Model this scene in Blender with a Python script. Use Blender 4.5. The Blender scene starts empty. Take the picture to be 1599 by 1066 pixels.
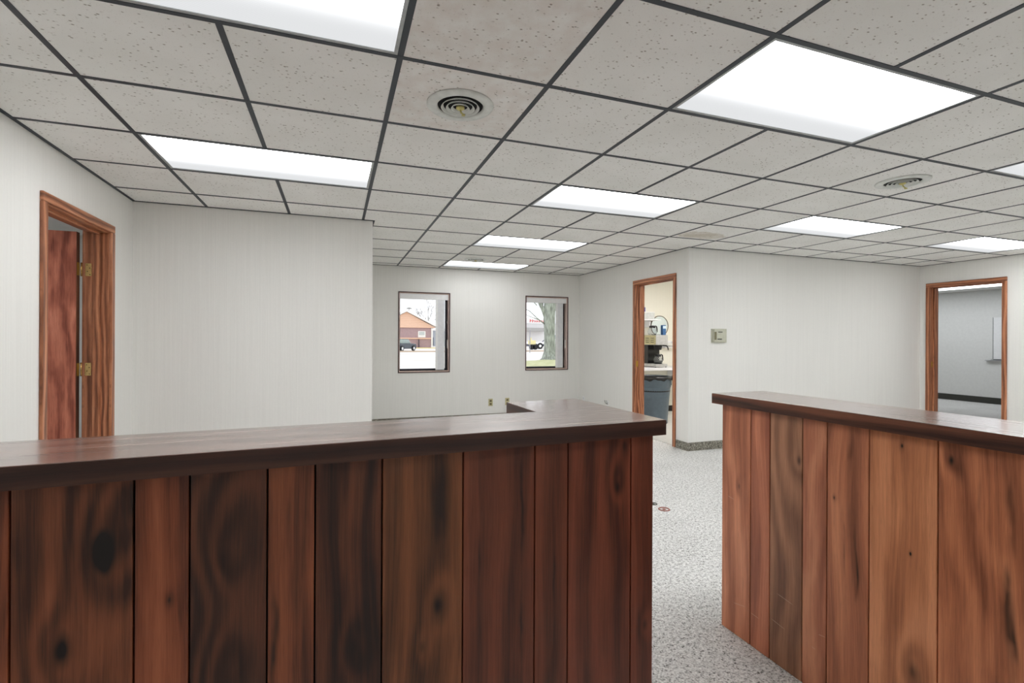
import bpy, bmesh, math, random
from mathutils import Vector, Matrix
random.seed(7)
sc = bpy.context.scene
C = sc.collection
PI = math.pi
EYE = 1.30            # eye height above the floor
CEIL = 2.388          # ceiling height

# ------------------------------------------------------------ camera
YAW, ROLL = 0.3447, -0.00469
cam_d = bpy.data.cameras.new('camera'); cam = bpy.data.objects.new('camera', cam_d); C.objects.link(cam)
cam_d.sensor_fit = 'HORIZONTAL'; cam_d.sensor_width = 36.0
cam_d.lens = 766.8 / 1599 * 36.0
cam_d.shift_x = -0.0003; cam_d.shift_y = -(533 - 529.55) / 1599
cam_d.clip_start = 0.02; cam_d.clip_end = 500
R0 = Vector((math.cos(YAW), -math.sin(YAW), 0)); U0 = Vector((0, 0, 1)); F0 = Vector((math.sin(YAW), math.cos(YAW), 0))
Rc = math.cos(ROLL) * R0 - math.sin(ROLL) * U0
Uc = math.sin(ROLL) * R0 + math.cos(ROLL) * U0
M = Matrix.Identity(4)
for i in range(3):
    M[i][0] = Rc[i]; M[i][1] = Uc[i]; M[i][2] = -F0[i]
M[0][3] = 0; M[1][3] = 0; M[2][3] = EYE
cam.matrix_world = M
sc.camera = cam

# ------------------------------------------------------------ world, light levels, exposure
PANEL_HOT, PANEL_LOW = 18.5, 0.80      # luminous ceiling panels: over the tubes / far edge
w = bpy.data.worlds.new('overcast_sky'); sc.world = w; w.use_nodes = True
bg = w.node_tree.nodes['Background']; bg.inputs[0].default_value = (0.93, 0.96, 1.0, 1); bg.inputs[1].default_value = 1.6
sc.view_settings.view_transform = 'Standard'; sc.view_settings.look = 'None'
sc.view_settings.exposure = 0.0; sc.view_settings.gamma = 1.0
sc.view_settings.use_curve_mapping = False
sc.cycles.use_denoising = True
sc.cycles.max_bounces = 10; sc.cycles.diffuse_bounces = 6; sc.cycles.glossy_bounces = 4
sc.cycles.transparent_max_bounces = 12
sc.cycles.sample_clamp_indirect = 6.0
sc.cycles.caustics_reflective = False; sc.cycles.caustics_refractive = False

WOOD_GAIN = (1.31, 1.23, 1.18)       # overall tone of all stained wood
# ------------------------------------------------------------ node helpers
class S:
    """a socket with arithmetic"""
    def __init__(s, t, k): s.t, s.k = t, k
    def m(s, op, *a):
        n = s.t.nodes.new('ShaderNodeMath'); n.operation = op
        for i, v in enumerate((s,) + a):
            if isinstance(v, S): s.t.links.new(v.k, n.inputs[i])
            else: n.inputs[i].default_value = v
        return S(s.t, n.outputs[0])
    def __add__(s, o): return s.m('ADD', o)
    def __sub__(s, o): return s.m('SUBTRACT', o)
    def __mul__(s, o): return s.m('MULTIPLY', o)
    def __truediv__(s, o): return s.m('DIVIDE', o)
    def clamp(s): return s.m('MINIMUM', 1.0).m('MAXIMUM', 0.0)

def lin(c):
    return tuple((v / 12.92 if v <= 0.04045 else ((v + 0.055) / 1.055) ** 2.4) for v in (x / 255.0 for x in c)) + (1,)

class Mat:
    def __init__(s, name, rgb=(200, 200, 200), rough=0.6, metal=0.0, spec=0.5):
        s.m = bpy.data.materials.new(name); s.m.use_nodes = True; s.t = s.m.node_tree
        s.b = s.t.nodes['Principled BSDF']
        s.b.inputs['Base Color'].default_value = lin(rgb)
        s.b.inputs['Roughness'].default_value = rough; s.b.inputs['Metallic'].default_value = metal
        s.b.inputs['Specular IOR Level'].default_value = spec
        s._xyz = None
    def coord(s):
        if not s._xyz:
            tc = s.t.nodes.new('ShaderNodeTexCoord'); sp = s.t.nodes.new('ShaderNodeSeparateXYZ')
            s.t.links.new(tc.outputs['Object'], sp.inputs[0]); s._xyz = [S(s.t, o) for o in sp.outputs]
        return s._xyz
    def vec(s, x, y, z):
        n = s.t.nodes.new('ShaderNodeCombineXYZ')
        for i, v in enumerate((x, y, z)):
            if isinstance(v, S): s.t.links.new(v.k, n.inputs[i])
            else: n.inputs[i].default_value = v
        return n.outputs[0]
    def noise(s, v, scale=1.0, detail=2.0, rough=0.5):
        n = s.t.nodes.new('ShaderNodeTexNoise'); s.t.links.new(v, n.inputs['Vector'])
        n.inputs['Scale'].default_value = scale; n.inputs['Detail'].default_value = detail; n.inputs['Roughness'].default_value = rough
        return S(s.t, n.outputs[0])
    def voronoi(s, v, scale=1.0, out='Distance'):
        n = s.t.nodes.new('ShaderNodeTexVoronoi'); s.t.links.new(v, n.inputs['Vector']); n.inputs['Scale'].default_value = scale
        return S(s.t, n.outputs[out])
    def ramp(s, f, stops, interp='LINEAR'):
        n = s.t.nodes.new('ShaderNodeValToRGB'); s.t.links.new(f.k, n.inputs[0]); r = n.color_ramp; r.interpolation = interp
        while len(r.elements) < len(stops): r.elements.new(0.5)
        for e, (p, c) in zip(r.elements, stops): e.position = p; e.color = lin(c)
        return n.outputs[0]
    def mix(s, f, a, b, mode='MIX'):
        n = s.t.nodes.new('ShaderNodeMix'); n.data_type = 'RGBA'; n.blend_type = mode
        for i, v in ((0, f), (6, a), (7, b)):
            if isinstance(v, S): s.t.links.new(v.k, n.inputs[i])
            elif isinstance(v, bpy.types.NodeSocket): s.t.links.new(v, n.inputs[i])
            elif isinstance(v, tuple): n.inputs[i].default_value = lin(v)
            else: n.inputs[i].default_value = v
        return n.outputs[2]
    def color(s, k): s.t.links.new(k, s.b.inputs['Base Color'])
    def rough(s, k): s.t.links.new(k.k, s.b.inputs['Roughness'])
    def bump(s, h, strength=0.3, dist=0.002):
        n = s.t.nodes.new('ShaderNodeBump'); n.inputs['Strength'].default_value = strength; n.inputs['Distance'].default_value = dist
        s.t.links.new(h.k, n.inputs['Height']); s.t.links.new(n.outputs[0], s.b.inputs['Normal'])

def smooth(f, a, b):
    return ((f - a) * (1.0 / (b - a))).clamp()

def wood(name, dark, mid, light, seed=0.0, knots=(), axis='x', along='z', rough=0.38, freq=9.0, fig=1.0, streak=(), spec=0.5, stain=0.5, coat=0.0, pores=0.3, scratch=()):
    """boards: grain runs along `along`, rings vary across `axis`; knots = (across, along, radius, black core 0..1);
       streak = (across, lo, hi, width) dark mineral streaks"""
    dark, mid, light = [tuple(min(250, int(round(v * g))) for v, g in zip(c, WOOD_GAIN)) for c in (dark, mid, light)]
    m = Mat(name, mid, rough, spec=spec); X = dict(zip('xyz', m.coord()))
    u, v = X[axis], X[along]
    warp = m.noise(m.vec(u * 3.2 + seed, v * 0.9 + seed * 1.7, seed), 1.0, 2.0) - 0.5
    warp2 = m.noise(m.vec(u * 13.0 + seed, v * 3.0, seed + 5), 1.0, 3.0) - 0.5
    f = u * freq + warp * (2.6 * fig) + warp2 * (0.8 * fig)
    core = None
    for (kx, kz, r, k) in knots:
        dx = (u - kx) * (1.0 / r); dz = (v - kz) * (1.0 / (r * 2.0))
        d2 = dx * dx + dz * dz
        jit = warp2 * 1.2
        g = ((d2 * 0.16 + jit * 0.3) * -1.0).m('EXPONENT')
        f = f + g * min(1.3, r * 55)
        c = ((((d2 * 1.1 + jit * 3.4) * -1.0).m('EXPONENT')) * (1.25 * k)).clamp()
        core = c if core is None else core.m('MAXIMUM', c)
        c2 = ((d2 * 0.3 + jit * 1.5) * -1.0).m('EXPONENT') * (0.45 * k)
        core = core.m('MAXIMUM', c2)
    ring = (f * (2 * PI)).m('SINE') * 0.5 + 0.5
    streaky = m.noise(m.vec(u * 75.0 + warp * 8.0 + seed, v * 1.5, seed), 1.0, 4.0, 0.65)
    fibre = m.noise(m.vec(u * 420.0, v * 9.0 + seed, seed), 1.0, 2.0)
    big = m.noise(m.vec(u * 9.0 + seed * 3, v * 1.5, seed + 9), 1.0, 2.0)
    t = ring * 0.26 + streaky * 0.55 + fibre * 0.22 + (big - 0.5) * stain - 0.03
    col = m.ramp(t.clamp(), [(0.26, dark), (0.5, mid), (0.74, light)])
    if pores:
        p = smooth(m.noise(m.vec(u * 700.0, v * 22.0, seed), 1.0, 1.0), 0.60, 0.72) * pores
        col = m.mix(p, col, tuple(int(c * 0.45) for c in dark))
    for (sx, z0, z1, wd) in streak:
        wob = (m.noise(m.vec(0.0, v * 5.0 + seed, sx * 9), 1.0, 2.0) - 0.5) * 0.035
        d = ((u - sx + wob) * (1.0 / wd)); d = (d * d * -1.0).m('EXPONENT')
        win = smooth(v, z0, z0 + 0.1) * smooth(v * -1.0, -z1, -z1 + 0.1)
        brk = smooth(m.noise(m.vec(u * 20.0, v * 6.0 + seed, seed), 1.0, 2.0), 0.35, 0.6)
        col = m.mix((d * win * brk * 0.85).clamp(), col, (26, 14, 9))
    for (xa, za, xb, zb) in scratch:
        L = math.hypot(xb - xa, zb - za); tx, tz = (xb - xa) / L, (zb - za) / L
        al = (u - xa) * tx + (v - za) * tz; pe = ((u - xa) * tz - (v - za) * tx) * (1 / 0.0011)
        lineg = (pe * pe * -1.0).m('EXPONENT') * smooth(al, 0.0, L * .2) * smooth(al * -1.0, -L, -L * .8)
        col = m.mix((lineg * 0.55).clamp(), col, (226, 196, 170))
    if core is not None:
        col = m.mix(core.clamp(), col, (18, 10, 7))
    m.color(col)
    m.rough(streaky * 0.12 + (rough - 0.06))
    m.bump(t, 0.12, 0.0008)
    if coat: m.b.inputs['Coat Weight'].default_value = coat; m.b.inputs['Coat Roughness'].default_value = 0.12
    return m.m

def flat(name, rgb, rough=0.5, metal=0.0, spec=0.5, var=0.05):
    """plain painted / moulded stuff with a faint mottling"""
    m = Mat(name, rgb, rough, metal, spec); x, y, z = m.coord()
    n = m.noise(m.vec(x, y, z), 22.0, 3.0)
    a = tuple(max(0, int(c * (1 - var))) for c in rgb); b = tuple(min(255, int(c * (1 + var))) for c in rgb)
    m.color(m.ramp(n, [(0.3, a), (0.7, b)]))
    return m.m

def emit(name, rgb, strength):
    m = bpy.data.materials.new(name); m.use_nodes = True; t = m.node_tree; t.nodes.clear()
    e = t.nodes.new('ShaderNodeEmission'); e.inputs[0].default_value = lin(rgb); e.inputs[1].default_value = strength
    o = t.nodes.new('ShaderNodeOutputMaterial'); t.links.new(e.outputs[0], o.inputs[0]); return m

# ------------------------------------------------------------ mesh helpers
def box(bm, x0, x1, y0, y1, z0, z1):
    if x0 > x1: x0, x1 = x1, x0
    if y0 > y1: y0, y1 = y1, y0
    if z0 > z1: z0, z1 = z1, z0
    v = [bm.verts.new((x, y, z)) for z in (z0, z1) for y in (y0, y1) for x in (x0, x1)]
    for f in ((0, 2, 3, 1), (4, 5, 7, 6), (0, 1, 5, 4), (2, 6, 7, 3), (0, 4, 6, 2), (1, 3, 7, 5)):
        bm.faces.new([v[i] for i in f])

def lathe(bm, prof, seg=32, cx=0, cy=0, cap=False):
    rings = []
    for r, z in prof:
        rings.append([bm.verts.new((cx + r * math.cos(2 * PI * k / seg), cy + r * math.sin(2 * PI * k / seg), z)) for k in range(seg)] if r > 1e-6
                     else [bm.verts.new((cx, cy, z))])
    for a, b in zip(rings, rings[1:]):
        for k in range(seg):
            p = [a[k % len(a)], a[(k + 1) % len(a)], b[(k + 1) % len(b)], b[k % len(b)]]
            q = []
            for vv in p:
                if vv not in q: q.append(vv)
            if len(q) >= 3:
                try: bm.faces.new(q)
                except ValueError: pass

def tube(bm, pts, r, seg=8):
    """round bar through points; r a number or one radius per point"""
    pts = [Vector(p) for p in pts]; rs = r if isinstance(r, (list, tuple)) else [r] * len(pts)
    prev = None
    for i, p in enumerate(pts):
        d = (pts[min(i + 1, len(pts) - 1)] - pts[max(i - 1, 0)]).normalized()
        a = Vector((0, 0, 1)) if abs(d.z) < 0.9 else Vector((1, 0, 0))
        u = d.cross(a).normalized(); vv = d.cross(u)
        ring = [bm.verts.new(p + (u * math.cos(2 * PI * k / seg) + vv * math.sin(2 * PI * k / seg)) * rs[i]) for k in range(seg)]
        if prev:
            for k in range(seg): bm.faces.new((prev[k], prev[(k + 1) % seg], ring[(k + 1) % seg], ring[k]))
        else: bm.faces.new(list(reversed(ring)))
        prev = ring
    bm.faces.new(prev)

def prism(bm, poly, z0, z1):
    a = [bm.verts.new((x, y, z0)) for x, y in poly]; b = [bm.verts.new((x, y, z1)) for x, y in poly]
    bm.faces.new(list(reversed(a))); bm.faces.new(b)
    n = len(poly)
    for i in range(n): bm.faces.new((a[i], a[(i + 1) % n], b[(i + 1) % n], b[i]))

def obj(name, bm, mat, parent=None, bevel=0.0, smooth_=False, seg=2):
    bmesh.ops.recalc_face_normals(bm, faces=bm.faces)
    me = bpy.data.meshes.new(name); bm.to_mesh(me); bm.free()
    if smooth_: me.polygons.foreach_set('use_smooth', [True] * len(me.polygons))
    me.materials.append(mat)
    o = bpy.data.objects.new(name, me); C.objects.link(o); o.parent = parent
    if bevel:
        b = o.modifiers.new('bevel', 'BEVEL'); b.width = bevel; b.segments = seg; b.limit_method = 'ANGLE'; b.angle_limit = 0.6
    return o

def bx(name, mat, b, parent=None, bevel=0.0):
    bm = bmesh.new()
    for q in (b if isinstance(b[0], (tuple, list)) else [b]): box(bm, *q)
    return obj(name, bm, mat, parent, bevel)

def tag(o, label, cat, group=None):
    o['label'] = label; o['category'] = cat
    if group: o['group'] = group
    return o

def thing(name, label, cat, loc=(0, 0, 0), rz=0.0, group=None):
    o = bpy.data.objects.new(name, None); C.objects.link(o); o.location = loc; o.rotation_euler = (0, 0, rz)
    o.empty_display_size = 0.05
    return tag(o, label, cat, group)

def struct(o): o['kind'] = 'structure'; return o

def sroot(name, loc=(0, 0, 0), rz=0):
    o = bpy.data.objects.new(name, None); C.objects.link(o); o.location = loc; o.rotation_euler = (0, 0, rz); return struct(o)

# ------------------------------------------------------------ materials
def wall_mat(name, rgb, stripe=0.02):
    m = Mat(name, rgb, 0.55, spec=0.3); x, y, z = m.coord()
    s1 = m.noise(m.vec((x + y) * 90.0, (x - y) * 90.0, z * 1.2), 1.0, 2.0)
    s2 = m.noise(m.vec(x * 260.0, y * 260.0, z * 40.0), 1.0, 1.0)
    a = tuple(int(c * (1 - stripe)) for c in rgb); b = tuple(min(255, int(c * (1 + stripe))) for c in rgb)
    m.color(m.ramp(s1 * 0.7 + s2 * 0.3, [(0.35, a), (0.65, b)]))
    m.bump(s1 * 0.6 + s2 * 0.4, 0.10, 0.0006)
    return m.m
M_wall = wall_mat('off_white_vinyl_wallcovering', (234, 233, 229), 0.012)
M_cream = wall_mat('cream_paint', (236, 233, 223), 0.01)
M_white = flat('white_paint', (225, 225, 222), 0.6, var=0.01)

def carpet_mat(name, stops, scale):
    m = Mat(name, (180, 180, 176), 0.95, spec=0.1); x, y, z = m.coord()
    n1 = m.noise(m.vec(x, y, z), scale, 2.0, 0.6)
    n2 = m.noise(m.vec(x * 1.0 + 9, y, z), scale * 0.42, 2.0)
    n3 = m.noise(m.vec(x, y + 4, z), 3.0, 3.0)
    m.color(m.ramp((n1 * 0.6 + n2 * 0.34 + n3 * 0.06), stops))
    m.bump(n1, 0.7, 0.004)
    return m.m
M_carpet = carpet_mat('speckled_grey_loop_carpet', [(0.36, (88, 87, 84)), (0.44, (178, 177, 174)), (0.52, (210, 209, 206)), (0.64, (236, 235, 232))], 120.0)
M_base = carpet_mat('dark_speckled_carpet_base', [(0.36, (52, 50, 46)), (0.5, (124, 120, 110)), (0.64, (204, 200, 186))], 150.0)
M_vinyl = flat('pale_sheet_vinyl', (206, 204, 200), 0.35, var=0.03)
M_tee = flat('charcoal_ceiling_grid', (42, 48, 56), 0.5, var=0.03)
M_bezel = flat('satin_aluminium_bezel', (170, 172, 172), 0.35, 0.6)
M_dark = flat('black_plenum', (20, 20, 20), 0.9)

def tile_mat(name, rust=0.0, blotch=False):
    m = Mat(name, (214, 212, 206), 0.9, spec=0.15); x, y, z = m.coord()
    oi = m.t.nodes.new('ShaderNodeObjectInfo'); rnd = S(m.t, oi.outputs['Random'])
    # worm-track fissures: short stretched pits, some dark
    v1 = m.voronoi(m.vec(x * 38.0 + rnd * 60.0, y * 62.0, 0.0), 1.0)
    nn = m.noise(m.vec(x * 30.0 + rnd * 40.0, y * 30.0, 0.0), 1.0, 2.0)
    v2 = m.voronoi(m.vec(x * 120.0 + y * 40.0, y * 75.0 - x * 30.0 + rnd * 10.0, 0.0), 1.0)
    pit = (smooth(v1 * -1.0, -0.24, -0.12) * smooth(nn, 0.42, 0.54)).clamp()
    fine = (smooth(v2 * -1.0, -0.22, -0.08) * smooth(nn, 0.35, 0.65)).clamp()
    tone = m.noise(m.vec(x + rnd * 9.0, y, 0.0), 2.5, 2.0)
    col = m.ramp(tone, [(0.3, (234, 233, 229)), (0.7, (242, 241, 238))])
    if rust:
        col = m.mix(smooth(m.noise(m.vec(x, y, 2.0), 14.0, 4.0), 0.3, 0.7) * rust, col, (206, 186, 174))
    if blotch:
        dx = (x + 0.05) * 3.6; dy = (y - 0.12) * 7.5
        d = (dx * dx + dy * dy + (m.noise(m.vec(x, y, 0.0), 7.0, 4.0) - 0.5) * 2.6)
        fill = smooth(d * -1.0, -1.0, -0.3) * 0.45
        rim = (((d - 0.85) * (d - 0.85) * -18.0).m('EXPONENT')) * 0.4
        col = m.mix(fill.m('MAXIMUM', rim), col, (158, 136, 96))
    col = m.mix(fine * 0.5, col, (172, 162, 150))
    col = m.mix(pit * 0.85, col, (132, 120, 106))
    m.color(col); m.bump((pit + fine * 0.5) * -1.0, 0.35, 0.002)
    return m.m
M_tile = tile_mat('fissured_acoustic_tile'); M_tile_rust = tile_mat('dusty_acoustic_tile', 0.32); M_tile_stain = tile_mat('water_stained_tile', 0, True)

def panel_mat(name, hot, low, flip=1.0):
    m = bpy.data.materials.new(name); m.use_nodes = True; t = m.node_tree; t.nodes.clear()
    tc = t.nodes.new('ShaderNodeTexCoord'); sp = t.nodes.new('ShaderNodeSeparateXYZ'); t.links.new(tc.outputs['Object'], sp.inputs[0])
    x, y, z = [S(t, o) for o in sp.outputs]
    k = smooth(y * flip, 0.25, -0.12); k = k * k; k = k * k
    rib = ((x * 2 * PI * 110).m('SINE')) * ((y * 2 * PI * 110).m('SINE')) * 0.03 + 1.0      # prismatic lens dimples
    st = (k * (hot - low) + low) * rib
    e = t.nodes.new('ShaderNodeEmission'); e.inputs[0].default_value = (0.97, 0.985, 1.0, 1); t.links.new(st.k, e.inputs[1])
    o = t.nodes.new('ShaderNodeOutputMaterial'); t.links.new(e.outputs[0], o.inputs[0]); return m
M_panel = panel_mat('prismatic_light_lens', PANEL_HOT, PANEL_LOW)
M_panel_dim = panel_mat('dimmed_light_lens', PANEL_HOT * 0.5, PANEL_LOW)  # same lens with emission lowered to soften the glow on the window wall

oakd, oakm, oakl = (78, 46, 30), (128, 86, 62), (164, 122, 94)
M_oak_y = wood('oak_casing', oakd, oakm, oakl, 3.1, axis='y', freq=22, fig=0.8, rough=0.35, stain=0.3)
M_oak_x = wood('oak_jamb', oakd, oakm, oakl, 7.7, axis='x', freq=26, fig=1.3, rough=0.35, stain=0.3)
M_oak_hy = wood('oak_head_casing', oakd, oakm, oakl, 5.2, axis='z', along='y', freq=22, fig=0.7, rough=0.35, stain=0.3)
M_oak_hx = wood('oak_head_jamb', oakd, oakm, oakl, 9.2, axis='x', along='y', freq=22, fig=0.7, rough=0.35, stain=0.3)
M_door = wood('reddish_plywood_door', (96, 52, 40), (136, 84, 68), (160, 110, 92), 1.4, axis='x', freq=7, fig=2.6, rough=0.35, stain=0.6)
M_door_edge = wood('dark_door_edge', (40, 22, 14), (62, 38, 24), (84, 54, 36), 2.4, axis='y', rough=0.5)
M_brass = flat('polished_brass', (214, 180, 120), 0.25, 0.9)
M_brass_dk = flat('aged_brass', (170, 140, 60), 0.3, 0.9)
M_screw = flat('dark_screw', (60, 42, 26), 0.4, 0.6)

# ------------------------------------------------------------ structure: walls
LX, RX, NY, FY = -1.53, 8.0, -1.9, 7.47
PX, PY = 0.315, 4.71          # corner of the near partition
SX, SY = 3.89, 4.72           # corner of the kitchenette block
T = 0.14
H = CEIL + 0.10
D1 = (3.455, 4.285, 2.045)    # left door opening Y0 Y1 top
D2 = (4.99, 5.80, 2.055)      # kitchenette opening
D3 = (3.785, 4.590, 2.065)    # right opening
def wall_y(name, x0, x1, y0, y1, openings, mat=M_wall):   # runs along Y, openings (y0,y1,z0,z1)
    b = []; y = y0
    for (a, c, z0, z1) in sorted(openings):
        b.append((x0, x1, y, a, 0, H));
        if z0 > 0: b.append((x0, x1, a, c, 0, z0))
        b.append((x0, x1, a, c, z1, H)); y = c
    b.append((x0, x1, y, y1, 0, H)); return struct(bx(name, mat, b))
def wall_x(name, x0, x1, y0, y1, openings, mat=M_wall):
    b = []; x = x0
    for (a, c, z0, z1) in sorted(openings):
        b.append((x, a, y0, y1, 0, H))
        if z0 > 0: b.append((a, c, y0, y1, 0, z0))
        b.append((a, c, y0, y1, z1, H)); x = c
    b.append((x, x1, y0, y1, 0, H)); return struct(bx(name, mat, b))
W1 = (0.885, 1.645, 0.800, 1.995); W2 = (2.920, 3.665, 0.805, 2.000)
wall_y('wall_left', LX - T, LX, NY - T, PY, [(D1[0] - .02, D1[1] + .02, 0, D1[2] + .02)])
wall_x('wall_partition', LX - 0.02, PX, PY, PY + 0.12, [])
wall_y('wall_partition_return', PX - 0.12, PX, PY + 0.12, FY, [])
wall_x('wall_far', PX - 0.12, 6.5, FY, FY + 0.20, [W1, W2])
wall_y('wall_side', SX, SX + 0.126, SY, FY, [(D2[0] - .02, D2[1] + .02, 0, D2[2] + .02)])
wall_x('wall_middle', SX + 0.126, RX, SY, SY + 0.12, [])
wall_y('wall_right', RX, RX + 0.16, NY - T, 7.6, [(D3[0] - .02, D3[1] + .02, 0, D3[2] + .02)])
wall_x('wall_behind', LX, RX, NY - T, NY, [])
# rooms beyond the doors
wall_y('wall_kitchenette_right', 6.38, 6.50, SY + 0.12, FY, [], M_cream)
struct(bx('wall_kitchenette_far', M_cream, (SX + 0.126, 6.38, FY - 0.012, FY, 0, H)))
wall_y('wall_right_room_far', 12.9, 13.0, 2.0, 9.0, [], M_white)
wall_x('wall_right_room_near', RX + .16, 12.9, 2.0, 2.1, [], M_white)
wall_x('wall_right_room_end', RX + .16, 12.9, 8.9, 9.0, [], M_white)
struct(bx('wall_right_room_side', M_white, (RX, RX + .16, 7.6, 9.0, 0, H)))
wall_y('wall_left_room_far', -4.6, -4.5, 2.0, 6.6, [], M_white)
wall_x('wall_left_room_near', -4.5, LX - T, 2.0, 2.1, [], M_white)
wall_x('wall_left_room_end', -4.5, LX - T, 6.5, 6.6, [], M_white)
struct(bx('wall_left_room_side', M_white, (LX - T, LX - T + 0.1, PY + .12, 6.6, 0, H)))
# floors and the roof slab
struct(bx('floor', M_carpet, (-4.6, 13.0, NY - T, FY + .2, -0.12, 0)))
struct(bx('floor_kitchenette', M_vinyl, (SX + 0.03, 6.38, SY + .12, FY - 0.012, -0.001, 0.006)))
struct(bx('floor_right_room', M_carpet, (RX, 13.0, FY + .2, 9.0, -0.12, 0)))
struct(bx('roof', M_dark, (-4.7, 13.1, NY - T, 9.1, H, H + 0.1)))  # unseen slab added to stop sky light leaking into the rooms

# baseboards: low strips of dark speckled carpet
bh = 0.096
def baseb(name, b, m=M_base): return struct(bx(name, m, b))
baseb('baseboard_left', [(LX, LX + .012, NY, D1[0] - .06, 0, bh), (LX, LX + .012, D1[1] + .06, PY, 0, bh)])
baseb('baseboard_partition', (LX + .012, PX, PY - .012, PY, 0, bh))
baseb('baseboard_partition_return', (PX, PX + .012, PY - .012, FY, 0, bh))
baseb('baseboard_far', (PX + .012, SX, FY - .012, FY, 0, 0.118))
baseb('baseboard_side', [(SX - .012, SX, SY - .012, D2[0] - .06, 0, bh), (SX - .012, SX, D2[1] + .06, FY - .012, 0, bh)])
baseb('baseboard_middle', (SX, RX - .012, SY - .012, SY, 0, bh))
baseb('baseboard_right', [(RX - .012, RX, NY, D3[0] - .06, 0, bh), (RX - .012, RX, D3[1] + .06, SY, 0, bh)])
baseb('baseboard_right_room', (12.888, 12.9, 2.1, 8.9, 0, 0.13), flat('dark_grey_vinyl_base', (58, 58, 52), 0.5))
baseb('baseboard_kitchenette', (SX + .126, 6.38, FY - .024, FY - .012, 0.006, 0.11), flat('black_cove_base', (26, 18, 16), 0.5))

# ------------------------------------------------------------ ceiling: tees, tiles, lights, diffusers
GX = {-3: LX, -2: -1.016, -1: -0.388, 0: 0.229, 1: 0.853, 2: 1.473, 3: 2.091, 4: 2.695, 5: 3.306, 6: 3.913, 7: 4.511, 8: 5.115, 9: 5.73, 10: 6.348, 11: 6.954, 12: 7.567, 13: RX}
GY = {-7: NY, -6: -1.088, -5: -0.483, -4: 0.124, -3: 0.729, -2: 1.334, -1: 1.938, 0: 2.541, 1: 3.136, 2: 3.729, 3: 4.319, 4: 4.928, 5: 5.551, 6: 6.151, 7: 6.715, 8: 7.285, 9: FY}
LIGHTS = [(-2, -2), (-2, 1), (2, -2), (2, 1), (2, 4), (2, 7), (6, -2), (6, 1), (10, 1), (10, -2), (2, -5), (6, -5)]  # last two: unseen panels behind the camera, added for fill light
ceiling = sroot('ceiling')
def inside(x, y):
    return not ((x < PX and y > PY) or (x > SX and y > SY))
lit = {}
for (a, b) in LIGHTS: lit[(a, b)] = lit[(a + 1, b)] = (a, b)
tile_meshes = {}
def tile(x0, x1, y0, y1, mat):
    wx, wy = x1 - x0, y1 - y0
    key = (round(wx, 3), round(wy, 3), mat.name)
    if key not in tile_meshes:
        bm = bmesh.new(); box(bm, -wx / 2, wx / 2, -wy / 2, wy / 2, 0, 0.016)
        bmesh.ops.recalc_face_normals(bm, faces=bm.faces)
        me = bpy.data.meshes.new('ceiling_tile'); bm.to_mesh(me); bm.free(); me.materials.append(mat); tile_meshes[key] = me
    o = bpy.data.objects.new('ceiling_tile', tile_meshes[key]); C.objects.link(o); o.parent = ceiling
    o.location = ((x0 + x1) / 2, (y0 + y1) / 2, CEIL + 0.0015 + random.uniform(0, 0.0012))
for a in range(-3, 13):
    for b in range(-7, 9):
        if (a, b) in lit: continue
        x0, x1, y0, y1 = GX[a], GX[a + 1], GY[b], GY[b + 1]
        mat = M_tile
        if (a, b) in ((0, -1), (0, -2)): mat = M_tile_rust
        if (a, b) == (5, 2): mat = M_tile_stain
        g = 0.004
        if b >= 3 and a <= 0:      # cells cut by the partition corner
            if b == 3:
                tile(x0 + g, x1 - g, y0 + g, y1 - g, mat); continue
            if b == 4:
                if a < 0: continue
            if b >= 4 and a == 0:
                tile(max(x0, PX) + g, x1 - g, y0 + g, y1 - g, mat)
                continue
            if a < 0: continue
        if b == 3: pass
        if a >= 6 and b >= 4: continue
        tile(x0 + g, (min(x1, SX) if b >= 4 else x1) - g, y0 + g, y1 - g, mat)
# narrow cut tiles in front of the partition and the kitchenette block (between row 4.319.. and the walls)
for a in range(-3, 13):
    x0, x1 = GX[a], GX[a + 1]
    if a < 0: tile(x0 + .004, x1 - .004, GY[4] - 0.0, GY[4] + 0.001, M_tile) if False else None
HW = 0.0115
def tee(b): bx('grid_tee', M_tee, b, ceiling)
for a in range(-2, 13):
    x = GX[a]; y = NY
    top = PY if x < PX else (SY if x > SX else FY)
    cuts = sorted((GY[b], GY[b + 1]) for (la, b) in LIGHTS if la + 1 == a)
    for (c0, c1) in cuts + [(top, top)]:
        c0 = min(c0, top)
        if c0 - y > 0.02: tee((x - HW, x + HW, y, c0, CEIL, CEIL + 0.004))
        y = c1
for b in range(-6, 9):
    y = GY[b]
    x0 = PX if y > PY else LX; x1 = SX if y > SY else RX
    tee((x0, x1, y - HW * .92, y + HW * .92, CEIL - 0.0004, CEIL + 0.0036))
def angle(b): bx('wall_angle', M_tee, b, ceiling)
aw, az = 0.020, 0.005
angle((LX, LX + aw, NY, PY, CEIL - .003, CEIL + az))
angle((LX, PX + 0.018, PY - 0.012, PY, CEIL - .003, CEIL + az))
angle((PX, PX + 0.018, PY, FY, CEIL - .003, CEIL + az))
angle((PX, SX, FY - 0.012, FY, CEIL - .003, CEIL + az))
angle((SX - 0.012, SX, SY, FY, CEIL - .003, CEIL + az))
angle((SX - 0.012, RX, SY - 0.012, SY, CEIL - .003, CEIL + az))
angle((RX - 0.012, RX, NY, SY, CEIL - .003, CEIL + az))
# plain ceilings of the rooms beyond
struct(bx('ceiling_kitchenette', M_white, (SX + .126, 6.38, SY + .12, FY, CEIL, CEIL + .02)))
struct(bx('ceiling_right_room', M_white, (RX + .16, 12.9, 2.1, 8.9, CEIL, CEIL + .02)))
struct(bx('ceiling_left_room', M_white, (-4.5, LX - T, 2.1, 6.5, CEIL, CEIL + .02)))

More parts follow.
